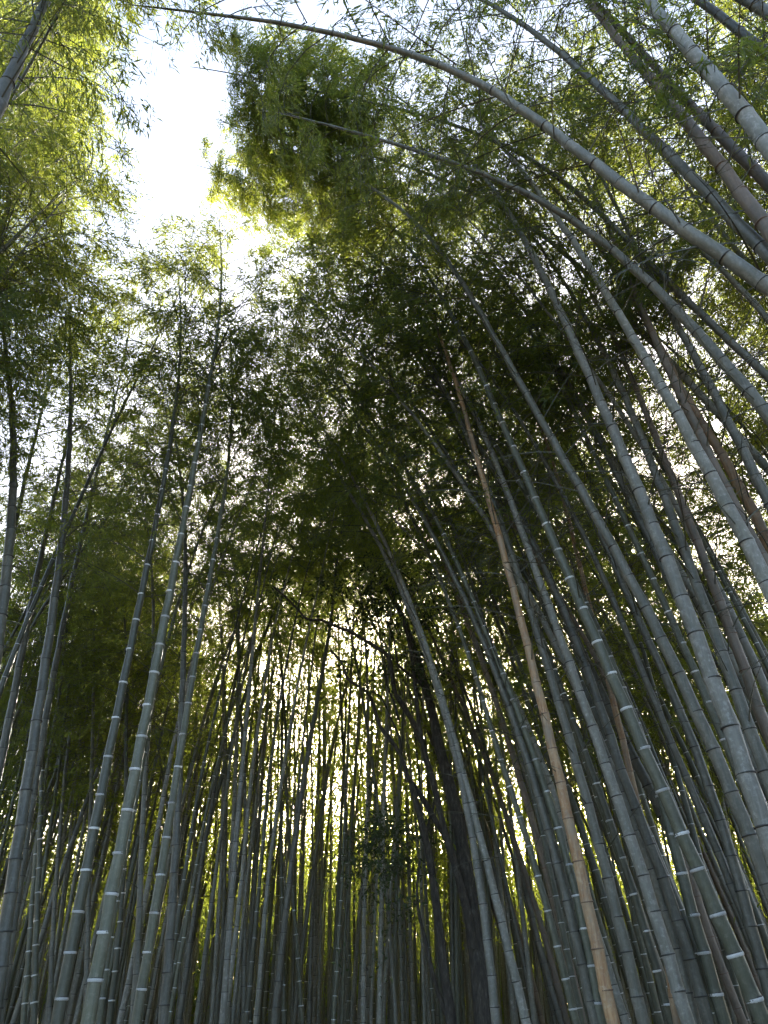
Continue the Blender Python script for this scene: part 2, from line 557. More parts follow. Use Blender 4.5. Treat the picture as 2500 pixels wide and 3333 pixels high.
def hang_foliage(root, base, P, S, s0, dens=1.0, scale=1.0, bare=False, gap=True, step=1.45, bush=False):
    """sprays one above another along the culm from arc length s0 to the tip"""
    H = S[-1]
    T = np.gradient(P, axis=0)
    s, made = s0, 0
    for q in ([s0 - 1.9, s0 - 3.6] if base[0] > 0.8 else [s0 - 1.9]) if bare and s0 > 4.5 else []:
        p = np.array([np.interp(q, S, P[:, i]) for i in range(3)])
        t = np.array([np.interp(q, S, T[:, i]) for i in range(3)])
        o = link('bare_twigs', random.choice(SPRAY_BARE), root, p - base)
        o.rotation_mode = 'QUATERNION'
        o.rotation_quaternion = orient(t / np.linalg.norm(t), random.uniform(0, 6.28))
        o['kind'] = 'stuff'
    while s < H - 0.8:
        u = (s - s0) / max(0.1, H - s0)
        last = H - s < 3.2
        p = np.array([np.interp(s, S, P[:, i]) for i in range(3)])
        t = np.array([np.interp(s, S, T[:, i]) for i in range(3)])
        t /= np.linalg.norm(t)
        k = scale * random.uniform(0.88, 1.15)
        mesh = random.choice(SPRAY_TOP if last else (SPRAY_THIN if (u < 0.12 or random.random() > dens) else SPRAY_MID))
        ok = False
        if bush:
            mesh = random.choice(SPRAY_BUSH)
        rb = 0.6 if bush else 1.15
        for shrink in (1.0, 0.7, 0.45):
            kq = k * shrink
            c = p + t * kq * (0.4 if bush else 1.0)
            if not (gap and blocks_gap(c, rb * kq, 0.09)) and not blocks_sun(c, 1.2 * kq):
                ok = True
                break
        if ok and ((last and made == 0) or not too_thick(c, (0.75 if bush else 1.4) * kq, (1.9 if c[1] < 6.5 else 2.3) if base[0] > -0.8 else 3.6)):
            k = kq
            add_layer(c, (0.75 if bush else 1.4) * k, mesh, k)
            o = link('foliage', mesh, root, p - base)
            o.rotation_mode = 'QUATERNION'
            o.rotation_quaternion = orient(t, random.uniform(0, 6.28))
            kk = (H - s + 0.4) / 2.6 if last and not bush else 1.0
            o.scale = (k, k, k * kk)
            o['kind'] = 'stuff'
            made += 1
        if last and not bush:
            break
        s += step * max(k, 0.7)
    return made

def hero(style, dia, w, pts, label, H=13.0, crown=None, group=None, dens=0.75, rings=True, bend=None, grow=True, step=1.45, bush=False):
    """pts: the culm traced in photograph pixels, bottom to top; w: its width in pixels at the first point.
    Its distance follows from the usual thickness of such a culm; it stands in the upright plane y = const at that distance."""
    pts = np.array(pts, float)
    d = ray(*pts[0])
    Y0 = float((F_PX * dia / w) * d[1])
    xs, zs = [], []
    for px, py in pts:
        r = ray(px, py)
        k = Y0 / r[1]
        xs.append(r[0] * k)
        zs.append(CAM_Z + r[2] * k)
    xs, zs = np.array(xs), np.array(zs)
    keep = [0]
    for i in range(1, len(zs)):
        if zs[i] > zs[keep[-1]] + 0.05:
            keep.append(i)
    xs, zs = xs[keep], zs[keep]
    n = min(4, len(zs))
    sl0 = np.polyfit(zs[:n], xs[:n], 1)[0] if n > 1 else 0.0
    gz = float(ground_z(0, Y0))
    inside = 10 < pts[0][0] < 2490 and pts[0][1] < 3300
    kb = 1.0 if inside else 0.66
    bx = xs[0] - sl0 * (zs[0] - gz) * kb
    X = np.concatenate([[bx], [bx + (xs[0] - bx) * (0.5 if inside else 0.42)], xs])
    Z = np.concatenate([[gz], [gz + (zs[0] - gz) * 0.5], zs])
    deg = min(5, max(2, len(Z) - 2))
    wgt = np.ones(len(Z)); wgt[1] = 0.3
    zc, zh = (Z[0] + Z[-1]) / 2, (Z[-1] - Z[0]) / 2
    co = np.polyfit((Z - zc) / zh, X, deg, w=wgt)
    zz = np.linspace(gz, Z[-1], 70)
    xx = np.polyval(co, (zz - zc) / zh)
    P = np.stack([xx, np.full_like(zz, Y0), zz], 1)
    # above the last point it goes on bending the way it bends, until the full length is reached
    seg = np.linalg.norm(np.diff(P, axis=0), axis=1).sum()
    trace_len = seg
    th = math.atan2(P[-1][0] - P[-6][0], P[-1][2] - P[-6][2])
    sgn = -1.0 if th < 0 else 1.0
    kap = bend if bend is not None else 0.055
    H = max(H, seg + 1.6)
    yaw = random.uniform(-0.25, 0.25)
    p = P[-1].copy()
    ext = []
    while seg < H:
        gx_, gy_, _ = project(p)
        if in_gap(np.array(gx_), np.array(gy_)):
            break
        th += sgn * kap * 0.2
        th = max(-1.75, min(1.75, th))
        p = p + 0.2 * np.array([math.sin(th) * math.cos(yaw), math.sin(th) * math.sin(yaw) * 0.6, math.cos(th)])
        ext.append(p.copy())
        seg += 0.2
    if ext:
        P = np.concatenate([P, np.array(ext)])
    H = seg
    u0 = (zs[0] - gz) / H
    d0 = dia / float(taper(np.array(u0)))
    base = P[0].copy()
    root = bpy.data.objects.new('bamboo', None)
    root.empty_display_size = 0.2
    col.objects.link(root)
    root.location = base
    tag(root, label, 'bamboo', group)
    me, info, S = culm_mesh(P - base, d0, style, 12 if w > 26 else 9, rings_in_mesh=not rings)
    link('culm', me, root)
    if rings:
        for q, t, r, ns in info:
            px, py, z = project(q + base)
            if not (z > 0) or not (-150 < px < 2650 and -150 < py < 3480):
                continue
            if 2 * r * F_PX / z < 13:
                continue
            o = link('node', RING[style], root, q)
            o.rotation_mode = 'QUATERNION'
            o.rotation_quaternion = orient(t, 0)
            o.scale = (r * 1.005, r * 1.005, min(0.075, max(0.04, r * 1.1)))
    if grow:
        s0 = crown if crown is not None else trace_len + (0.2 if base[0] > 0.8 else -1.0)
        hang_foliage(root, base, P, S, max(2.5, s0), dens if base[0] > -0.8 else 1.0, 0.95, bare=True, bush=bush, step=step if base[0] > -0.8 or Y0 > 9 else 0.6)
    STAND.append((base[0], base[1]))
    return root
STAND = []

# ------------------------------------------------------------------ setting
gx = np.linspace(-60, 60, 25)
gy = np.concatenate([np.linspace(-40, 10, 11), np.linspace(12, 60, 25), [90, 150, 300, 700]])
gx = np.concatenate([[-700, -200], gx, [200, 700]])
gv = [(x, y, float(ground_z(x, y)) - 0.02) for y in gy for x in gx]
nx = len(gx)
gf = [(j * nx + i, j * nx + i + 1, (j + 1) * nx + i + 1, (j + 1) * nx + i) for j in range(len(gy) - 1) for i in range(nx - 1)]
g_ob = link('ground', mesh_from('ground', gv, gf, [MAT['litter']]))
g_ob['kind'] = 'structure'
g_ob['label'] = 'brown leaf litter on the grove floor'
pc = [(0, -30), (0, -12), (0, 0), (0.05, 4), (0.1, 7), (0.0, 10), (-0.3, 12)]
pv, pf = [], []
for x, y in pc:
    for dx in (-1.05, 1.05):
        pv.append((x + dx, y, float(ground_z(x, y)) + 0.004))
for i in range(len(pc) - 1):
    pf.append((2 * i, 2 * i + 1, 2 * i + 3, 2 * i + 2))
p_ob = link('path', mesh_from('path', pv, pf, [MAT['path']]))
p_ob['kind'] = 'structure'
p_ob['label'] = 'gravel footpath running into the bamboo grove'

# ------------------------------------------------------------------ traced culms: the row on the sunlit-rim side of the path
WEST = 'bamboo beyond the white-ringed trio'
hero('grey', 0.125, 48, crop((5, [(-12, 1475), (0, 1290), (10, 1050), (40, 870), (75, 690), (105, 510), (135, 330), (165, 165), (190, 0)]), (3, [(215, 1320), (230, 1165), (245, 1030), (260, 890), (275, 760), (285, 640), (300, 470), (305, 260), (310, 120), (300, 0)])),
     'thick plain grey-green bamboo with dark node lines, standing before a darker parallel culm', H=12.5)
hero('grey', 0.11, 31, crop((5, [(40, 1200), (90, 800), (140, 500), (175, 280), (210, 60)]), (3, [(230, 1450), (265, 1300), (285, 1190), (310, 1080), (330, 930), (350, 840), (380, 720), (410, 620), (430, 520), (460, 400), (480, 320), (520, 170), (545, 20)])),
     'dark bamboo half hidden behind the thick plain grey-green culm', H=12.5)
hero('green', 0.105, 41, crop((5, [(250, 1475), (262, 1375), (290, 1235), (318, 1090), (345, 945), (373, 805), (400, 680), (425, 550), (447, 430), (470, 315), (492, 205), (513, 95), (535, 0)]), (3, [(555, 1370), (572, 1275), (592, 1185), (610, 1095), (628, 1010), (643, 935), (660, 855), (673, 790), (685, 735), (695, 665), (710, 590), (725, 500), (740, 420), (755, 300)])),
     'white-ringed green bamboo beside the thickest ringed culm, long sunlit edge near its foot', H=12.0)
hero('green', 0.12, 48, crop((5, [(380, 1475), (395, 1375), (423, 1215), (455, 1055), (485, 900), (513, 750), (542, 605), (570, 470), (593, 335), (615, 210), (640, 85), (660, 0)]), (3, [(665, 1440), (688, 1320), (710, 1210), (733, 1100), (752, 995), (770, 895), (790, 800), (808, 720), (822, 635), (835, 565), (848, 485), (862, 420), (875, 350), (890, 260), (905, 170), (925, 60)])),
     'thickest of the pale green bamboos with bright white node rings, middle of a trio', H=12.5)
hero('green', 0.085, 25, crop((5, [(430, 1475), (450, 1300), (468, 1120), (490, 1000), (512, 900), (532, 800), (552, 700), (570, 600), (590, 480), (615, 330), (650, 150), (680, 0)])),
     'slim white-ringed bamboo close behind the thickest ringed culm', H=11.0, crown=7.0)
hero('green', 0.10, 34, crop((5, [(585, 1475), (600, 1405), (622, 1265), (645, 1120), (668, 985), (690, 850), (712, 720), (733, 595), (752, 475), (770, 355), (788, 240), (806, 130), (825, 0)]), (3, [(843, 1390), (860, 1295), (877, 1195), (893, 1105), (907, 1030), (918, 955), (930, 885), (945, 815), (955, 750), (963, 690), (980, 580), (990, 470)])),
     'slimmest of the three ringed bamboos in front, leaning beside a dull grey culm', H=12.0)
hero('grey', 0.11, 34, crop((5, [(705, 1475), (720, 1240), (740, 1040), (755, 850), (763, 600), (775, 350), (790, 0)]), (3, [(795, 1300), (800, 1100), (800, 900)])),
     'upright dull grey bamboo with a thin sunlit edge, crossed by a ringed culm', H=11.5)
hero('grey', 0.09, 25, crop((5, [(575, 1475), (590, 1240), (602, 1000), (612, 780), (622, 490), (640, 240), (650, 100)])),
     'almost black upright bamboo between the thickest and slimmest ringed culms', H=11.0)
hero('green', 0.09, 21, crop((5, [(470, 1475), (490, 1300), (515, 1100), (535, 800), (545, 400), (548, 100)])),
     'dark upright bamboo with faint rings seen past the thickest ringed culm', H=11.0)
hero('grey', 0.09, 20, crop((5, [(375, 1300), (385, 900), (390, 560), (400, 300), (405, 0)]), (3, [(405, 1200), (400, 1000)])),
     'straight slate bamboo rising between two ringed culms', H=11.0)
hero('grey', 0.115, 36, crop((3, [(0, 1250), (20, 1050), (40, 900), (50, 730), (60, 520), (50, 300), (35, 130), (20, 0)])),
     'grey bamboo curving up alone against bright leaves beside the thick plain culm', H=12.0)
hero('grey', 0.10, 27, crop((5, [(10, 300), (40, 150)]), (3, [(70, 1475), (100, 1340), (120, 1220), (150, 1070), (165, 950), (200, 830), (230, 710), (255, 590), (270, 510)])),
     'dark bamboo leaning toward the thick plain culm from its shaded side', H=11.5)
hero('grey', 0.08, 18, crop((3, [(30, 1000), (60, 800), (100, 650), (130, 510), (160, 380), (190, 260), (210, 150)])),
     'thin dark bamboo crossing behind the lone curving grey culm', H=12.5)
hero('green', 0.09, 22, crop((5, [(150, 1400), (158, 1000), (175, 700), (178, 480), (185, 300)])),
     'straight dark green bamboo just behind the thick plain culm', H=10.5)
hero('green', 0.085, 20, crop((5, [(100, 1475), (118, 1280), (135, 1000), (160, 700), (190, 450), (240, 150)])),
     'slim bamboo with closely set faint rings beside the thick plain culm', H=10.5)
hero('grey', 0.085, 19, crop((5, [(215, 1475), (240, 900), (280, 420), (330, 100), (370, 0)])),
     'slim slate bamboo slanting behind the ringed culm with the sunlit edge', H=11.0)
hero('grey', 0.08, 15, crop((5, [(770, 1200), (755, 800), (728, 590), (700, 400), (680, 250), (660, 120)])),
     'thin bamboo tilting away from the path, crossing behind the ringed trio', H=10.5)
# middle distance, where the path goes out of sight
hero('grey', 0.105, 23, crop((5, [(985, 1475), (990, 1100), (995, 900), (1010, 600), (1020, 300), (1030, 0)])),
     'thick dark upright bamboo crossing a slimmer one high up, deep in the grove', H=12)
hero('grey', 0.09, 19, crop((5, [(1055, 1475), (1055, 1000), (1060, 650), (1050, 300), (1035, 0)])),
     'slimmer upright bamboo with a bright sunlit edge crossing a thick dark one', H=12)
hero('grey', 0.11, 25, crop((5, [(1185, 1475), (1210, 1240), (1235, 980), (1260, 800), (1285, 600), (1320, 350), (1350, 200), (1385, 0)]), (3, [(1400, 1400), (1420, 1250), (1445, 1050)])),
     'long slanting grey bamboo reaching across the upright culms toward the dark-trunked tree', H=13)
hero('green', 0.085, 17, crop((5, [(1228, 1475), (1222, 1200), (1217, 900), (1215, 500), (1220, 150)])),
     'upright white-ringed bamboo crossed by the long slanting grey culm', H=12)
hero('grey', 0.085, 16, crop((5, [(1335, 1475), (1350, 1000), (1370, 700), (1405, 450), (1450, 200), (1500, 0)])),
     'slim bamboo curving toward the dark-trunked tree from deep in the grove', H=12)
hero('green', 0.075, 12, crop((5, [(910, 1475), (920, 1050), (930, 700), (935, 100)])),
     'very slim straight bamboo beside the thick dark upright culm, pale rings', H=12)
hero('green', 0.085, 17, crop((5, [(1305, 1475), (1280, 1100), (1250, 700), (1235, 300)])),
     'dark green bamboo leaning away from the tree behind the long slanting culm', H=12)
hero('grey', 0.07, 9, crop((5, [(1045, 1450), (1010, 1000), (970, 750), (935, 600)])),
     'thin bare bamboo leaning hard between upright culms', H=9)
hero('green', 0.08, 15, crop((5, [(1080, 1475), (1090, 1000), (1105, 600), (1110, 200)])),
     'slim ringed bamboo next to the sunlit-edged upright culm', H=12)

# ------------------------------------------------------------------ traced culms: the dense leaning row on the other side
hero('tan', 0.11, 45, crop((6, [(990, 1475), (940, 1250), (870, 900), (810, 630), (720, 260), (655, 0)]), (4, [(590, 1220), (545, 1010), (490, 790), (440, 640), (400, 520), (360, 340)])),
     'thick dead orange-tan bamboo, brightest of the tan culms', H=12.5)
hero('tan', 0.085, 31, crop((6, [(1265, 1475), (1200, 1020), (1150, 800), (1100, 560), (1050, 330), (970, 0)]), (4, [(900, 1200), (850, 960), (790, 750), (740, 560), (690, 400), (660, 340)])),
     'slimmer dead orange bamboo passing behind the pale blue-grey mottled culm', H=12)
hero('pale', 0.115, 46, crop((6, [(1310, 1475), (1240, 1230), (1180, 1010), (1110, 800), (1050, 620), (990, 440), (940, 310), (880, 150), (820, 0)]), (4, [(740, 1220), (690, 1060), (640, 910), (570, 780), (520, 620), (480, 530), (440, 420), (390, 300), (330, 200)])),
     'pale blue-grey bamboo with powdery blotches between the two orange culms', H=13)
hero('green', 0.125, 55, crop((6, [(1640, 1475), (1560, 1290), (1490, 1110), (1420, 930), (1330, 740), (1250, 570), (1170, 400), (1100, 240), (1040, 90), (990, 0)]), (4, [(910, 1290), (860, 1170), (820, 1050), (770, 940), (720, 830), (670, 710), (620, 610), (580, 520), (500, 330), (420, 140)])),
     'thick dark green bamboo with broad white rings, leaning across the row', H=13.5)
hero('pale', 0.13, 62, crop((6, [(1659, 650), (1590, 450), (1510, 220), (1430, 30)]), (4, [(1340, 1290), (1280, 1100), (1210, 930), (1150, 770), (1100, 630), (1040, 495), (990, 370), (940, 260), (890, 150), (840, 40)]), (2, [(740, 1280), (680, 1180), (610, 1050), (550, 960), (490, 860), (430, 750), (370, 670), (300, 610), (200, 540)])),
     'thickest pale grey-green bamboo, long and streaked, arching over the path', H=13.5, crown=9.0)
hero('grey', 0.11, 48, crop((6, [(1659, 800), (1560, 580), (1480, 430), (1400, 260), (1310, 90)]), (4, [(1160, 1240), (1090, 1090), (1010, 950), (950, 820), (880, 700), (820, 580), (760, 460), (700, 340), (640, 230), (580, 150), (500, 20)]), (2, [(480, 1440), (380, 1310), (300, 1200), (240, 1110), (150, 990), (50, 890), (0, 830)]), (1, [(1500, 735), (1330, 670), (1170, 625)])),
     'grey-green bamboo just behind the thickest pale culm, lower and parallel', H=14, crown=9.3)
hero('brown', 0.10, 38, crop((6, [(1659, 230), (1600, 20)]), (4, [(1520, 1340), (1480, 1210), (1430, 1080), (1390, 960), (1340, 840), (1300, 730), (1260, 620), (1220, 520), (1180, 420), (1140, 340), (1100, 240), (1070, 150)])),
     'brown bamboo with fine dark cracks above the thickest pale culm', H=12.5)
hero('pale', 0.12, 50, crop((4, [(1659, 1060), (1570, 880), (1470, 680), (1370, 490), (1270, 320), (1180, 160), (1090, 20)]), (2, [(1020, 1370), (940, 1250), (880, 1140), (820, 1040), (770, 950), (700, 880), (640, 800), (580, 720), (520, 650), (480, 600)])),
     'lichen-spotted grey-green bamboo in front of a pinkish brown one', H=13, crown=8.6)
hero('brown', 0.10, 38, crop((4, [(1659, 980), (1570, 800), (1500, 670), (1420, 540), (1370, 430), (1320, 320), (1270, 220), (1200, 40)]), (2, [(1100, 1290), (1050, 1180), (1000, 1050), (930, 900), (870, 770), (800, 660)])),
     'pinkish brown bamboo tucked along the lichen-spotted culm', H=13, crown=8.8)
hero('tan', 0.10, 36, crop((4, [(1659, 870), (1610, 770), (1540, 640), (1490, 540), (1420, 430), (1370, 340), (1320, 270), (1240, 110)])),
     'ochre brown bamboo beside the pinkish brown one', H=12.5)
hero('grey', 0.10, 36, crop((4, [(1659, 700), (1610, 590), (1560, 480), (1490, 350), (1440, 250), (1390, 150), (1320, 20)]), (2, [(1270, 1420), (1195, 1275), (1140, 1170), (1090, 1060), (1020, 930)])),
     'blue-grey bamboo above the ochre culm, fading into leaves', H=12.5)
hero('grey', 0.11, 44, crop((4, [(1659, 340), (1600, 250), (1530, 150), (1470, 90), (1400, 0)]), (2, [(1340, 1410), (1230, 1310), (1110, 1190), (1000, 1100), (890, 1010), (790, 940), (690, 870), (590, 820), (480, 770), (370, 730), (280, 700), (150, 690), (0, 700)])),
     'slender bamboo bending almost level, crossing an upright culm in the leaves', H=13, crown=9.6)
hero('grey', 0.115, 58, crop((2, [(1659, 1300), (1560, 1160), (1410, 1050), (1270, 950), (1130, 850), (1010, 760), (900, 680), (780, 610), (690, 550), (600, 490), (500, 430), (430, 390), (340, 340), (240, 295), (150, 250), (60, 205), (0, 190)]), (1, [(1540, 150), (1440, 130), (1250, 105), (1050, 95)])),
     'big smooth bamboo arching far out over the path, lowest of the great arches', H=13, crown=9.2, bend=0.02)
hero('grey', 0.10, 45, crop((2, [(1659, 1100), (1570, 1010), (1480, 910), (1390, 820), (1300, 740), (1200, 650), (1110, 550), (1040, 480), (960, 400), (880, 320), (800, 260), (720, 200), (630, 130), (560, 80), (430, 0)])),
     'dark grey bamboo arching just above the big smooth arch', H=12.5, crown=9.0, bend=0.03)
hero('brown', 0.11, 50, crop((2, [(1659, 1000), (1560, 850), (1460, 720), (1380, 620), (1300, 520), (1220, 420), (1160, 350), (1080, 250), (1000, 160), (930, 60), (880, 0)])),
     'warm grey leaning bamboo with thin black rings, leaves hanging over its upper end', H=13.5, crown=10.2)
hero('brown', 0.10, 40, crop((2, [(1659, 800), (1520, 650), (1430, 560), (1350, 480), (1280, 410), (1200, 330), (1120, 230), (1040, 140), (960, 60)])),
     'taupe leaning bamboo between the warm grey culm and a thicker one overhead', H=13.5, crown=10.2)
hero('pale', 0.125, 60, crop((2, [(1659, 620), (1570, 520), (1490, 420), (1420, 320), (1350, 250), (1290, 180), (1220, 100), (1150, 10)])),
     'thick pale bamboo overhead with dark leaf sprays hanging before it', H=13.5, crown=10.2)
hero('grey', 0.085, 34, crop((2, [(1659, 240), (1560, 150), (1460, 80), (1360, 0)])),
     'slim bluish bamboo high overhead above the thick pale one', H=13.5, crown=10.2)
hero('grey', 0.10, 40, crop((2, [(1659, 60), (1610, 25), (1560, 0)])),
     'dark bamboo overhead, uppermost of the leaning row', H=13.5, crown=10.2)
hero('grey', 0.075, 24, crop((2, [(1659, 1380), (1560, 1270), (1470, 1170), (1360, 1080), (1270, 990), (1100, 850)])),
     'thin dark bamboo in the shade just under the big smooth arch', H=12.5)
hero('grey', 0.07, 20, crop((2, [(1600, 1170), (1510, 1080), (1430, 960), (1340, 850), (1280, 770), (1190, 660), (1120, 560)])),
     'thin pale bamboo glimpsed between the big arch and the dark grey arch', H=12.5)
hero('grey', 0.10, 34, crop((6, [(1540, 300), (1480, 150)]), (4, [(1330, 1250), (1240, 1050), (1160, 880), (1100, 750), (1040, 640), (990, 530), (940, 440), (890, 350), (830, 260), (790, 190), (740, 100), (690, 0)]), (2, [(600, 1310), (530, 1220), (480, 1150), (420, 1080), (340, 990), (270, 910), (190, 840)])),
     'slate bamboo crossing behind the thickest pale culm and showing on both sides of it', H=13.5, crown=9.5)
hero('grey', 0.09, 20, crop((4, [(560, 680), (480, 500), (400, 330), (350, 230), (300, 130), (240, 20)]), (2, [(160, 1370), (90, 1270), (30, 1190), (0, 1150)])),
     'long thin bamboo arching through the shaded leaves in the middle', H=15)
hero('pale', 0.10, 31, crop((6, [(483, 1475), (455, 1200), (430, 950), (390, 700), (350, 500), (310, 340), (270, 170), (220, 0)]), (4, [(160, 1300), (110, 1140), (60, 1040), (0, 930)]), (3, [(1620, 850), (1570, 750), (1530, 690)])),
     'mottled grey bamboo standing before the dark tree trunk', H=12.5)
hero('pale', 0.10, 31, crop((6, [(620, 1475), (580, 1340), (540, 1180), (510, 1030), (470, 860), (430, 740), (400, 620), (370, 480), (330, 350), (290, 200)])),
     'blotchy whitish grey bamboo leaning beside the dark tree trunk', H=12.5, crown=7.4)
hero('green', 0.085, 27, crop((6, [(830, 1475), (800, 1320), (760, 1200), (730, 1080), (700, 960), (670, 850), (640, 740), (600, 640), (575, 540), (545, 450), (515, 370), (490, 290), (465, 200), (440, 120)])),
     'slim dark green ringed bamboo leaning between mottled culms and the bright orange one', H=12, crown=6.8)
hero('green', 0.10, 34, crop((6, [(930, 1475), (895, 1250), (868, 1060), (840, 920), (800, 790), (760, 660), (715, 530), (670, 400), (630, 270), (590, 160), (550, 50)]), (4, [(470, 1330), (430, 1230), (395, 1140), (360, 1060), (320, 970), (285, 890), (250, 820), (205, 740), (150, 640)])),
     'dark green ringed bamboo running along behind the bright orange culm', H=13)
hero('grey', 0.10, 34, crop((6, [(910, 1475), (880, 1300), (840, 1170), (800, 1000), (770, 880), (740, 740), (710, 630), (660, 480), (600, 280)])),
     'grey bamboo rising close beside the bright orange culm on its shaded side', H=12.5, crown=7.6)
hero('grey', 0.11, 42, crop((6, [(1110, 1440), (1070, 1250), (1030, 1080), (990, 930), (950, 790), (920, 660), (880, 540), (850, 410), (810, 290), (780, 170), (735, 20)]), (4, [(690, 1340), (650, 1220), (600, 1080), (560, 940)])),
     'dusky grey bamboo between the bright orange culm and a dark ringed one', H=12.5)
hero('green', 0.09, 31, crop((6, [(1240, 1475), (1220, 1390), (1180, 1230), (1130, 1070), (1080, 920), (1035, 780), (990, 640), (940, 510), (895, 380), (850, 255), (810, 140), (770, 40)]), (4, [(700, 1310), (660, 1220), (625, 1130), (590, 1030), (560, 940), (525, 850)])),
     'dark ringed bamboo close beside the pale blue-grey blotched culm', H=12.5)
hero('grey', 0.11, 42, crop((6, [(1400, 1475), (1360, 1310), (1310, 1160), (1260, 1010), (1210, 860), (1150, 700), (1110, 600), (1040, 420), (980, 240)])),
     'smooth slate bamboo, thicker of a close pair next to the pale blotched culm', H=13, crown=8.5)
hero('grey', 0.10, 37, crop((6, [(1345, 1475), (1320, 1330), (1270, 1170), (1230, 1030), (1185, 880), (1130, 740)])),
     'smooth slate bamboo, slimmer of a close pair behind the pale blotched culm', H=12.5, crown=8.2)
hero('brown', 0.085, 29, crop((6, [(1560, 1475), (1510, 1380), (1450, 1210), (1390, 1040), (1340, 880), (1290, 720), (1230, 560)])),
     'split brown bamboo with a long black crack beside the broad-ringed green culm', H=12, crown=8.2)
hero('green', 0.115, 44, crop((6, [(1470, 1475), (1420, 1280), (1370, 1130), (1320, 950), (1280, 800), (1240, 650), (1200, 500), (1140, 320)])),
     'shaded green bamboo with faint rings behind the split brown culm', H=12.5, crown=8.4)
hero('grey', 0.105, 40, crop((6, [(1659, 1330), (1620, 1180), (1580, 1010), (1530, 850), (1480, 680), (1430, 530), (1380, 400), (1340, 280), (1290, 150), (1240, 20)]), (4, [(1130, 1270), (1080, 1160), (1020, 1020)])),
     'slate bamboo in the shade behind the broad-ringed green culm', H=13, crown=8.6)
hero('grey', 0.11, 44, crop((6, [(1659, 420), (1630, 320), (1550, 120), (1500, 0)]), (4, [(1430, 1280), (1380, 1120), (1340, 980), (1280, 880), (1240, 750), (1200, 640), (1150, 510), (1100, 380)])),
     'blue-grey bamboo crossing close beside the thickest pale culm', H=13)
hero('green', 0.09, 33, crop((6, [(1659, 720), (1560, 450), (1470, 250), (1390, 70)]), (4, [(1330, 1390), (1260, 1250), (1200, 1110), (1140, 980), (1080, 850), (1020, 735), (970, 620), (920, 510), (870, 410), (810, 280)])),
     'dark ringed bamboo following the thickest pale culm on its shaded side', H=13)
# arching culms whose leafy ends close the canopy beside the sky gap
hero('grey', 0.095, 30, [(2500, 1560), (2330, 1330), (2150, 1110), (1900, 880), (1700, 735), (1500, 620), (1300, 530), (1100, 470), (950, 440), (800, 430)],
     'slender bamboo arching low through leaves to a drooping tip at the sky gap', H=13, crown=8.8, dens=1.0, bend=0.12, step=0.22, bush=True)
hero('grey', 0.09, 30, [(2500, 1250), (2250, 960), (2000, 730), (1750, 555), (1500, 420), (1300, 345), (1100, 300), (920, 290), (800, 300)],
     'slender bamboo between the big smooth arch and the level one, tip in the bushy leaves', H=13, crown=8.8, dens=1.0, bend=0.12, step=0.22, bush=True)
hero('grey', 0.09, 26, [(2250, 1950), (2080, 1620), (1880, 1290), (1650, 1000), (1450, 840), (1250, 730), (1050, 660), (900, 640)],
     'slender bamboo arching behind the slate culm with its tip below the sky gap', H=13.5, crown=8.8, dens=1.0, bend=0.12, step=0.22, bush=True)
# high on the other side
hero('grey', 0.11, 44, crop((1, [(0, 430), (50, 320), (95, 220), (130, 150), (180, 40), (200, 0)])),
     'lone leaning bamboo high among leaves across the sky gap from the arches', H=12.5, crown=9.2)
hero('grey', 0.09, 27, [(-120, 1500), (-60, 1150), (0, 800), (60, 500), (130, 230), (190, 40)],
     'slim bamboo buried in the leaf mass behind the lone leaning culm', H=13, crown=7.2, dens=1.0)
hero('grey', 0.09, 25, [(-230, 1250), (-140, 900), (-60, 600), (20, 330), (90, 120), (150, -40)],
     'slim shaded bamboo lost in leaves beyond the lone curving grey culm', H=13, crown=7.0, dens=1.0)

def near_branch(root_label, px, py, dy, spin, k, i):
    """a leafy side branch low on one of the overhead culms"""
    root = next(o for o in bpy.data.objects if o.get('label') == root_label)
    r = ray(px, py)
    p = CAMP + r * ((root.location.y + dy) / r[1])
    o = link('leafy_branch', NEAR_BRANCH[i], root, p - np.array(root.location))
    o.rotation_euler = (0.2, -0.5, spin)
    o.scale = (k, k, k)
    o['kind'] = 'stuff'
WARM = 'warm grey leaning bamboo with thin black rings, leaves hanging over its upper end'
OVER = 'thick pale bamboo overhead with dark leaf sprays hanging before it'
near_branch(WARM, 2020, 130, 0, 2.2, 0.75, 0)
near_branch(WARM, 2110, 240, 0, 4.4, 0.75, 1)
near_branch(OVER, 2270, 190, 0, 3.9, 0.7, 1)
near_branch(OVER, 2330, 260, 0, 0.6, 0.6, 0)
near_branch(OVER, 2180, 90, 0, 5.2, 0.7, 0)
near_branch(WARM, 2160, 300, 0, 3.4, 0.7, 0)
near_branch(OVER, 2360, 300, 0, 2.6, 0.65, 1)

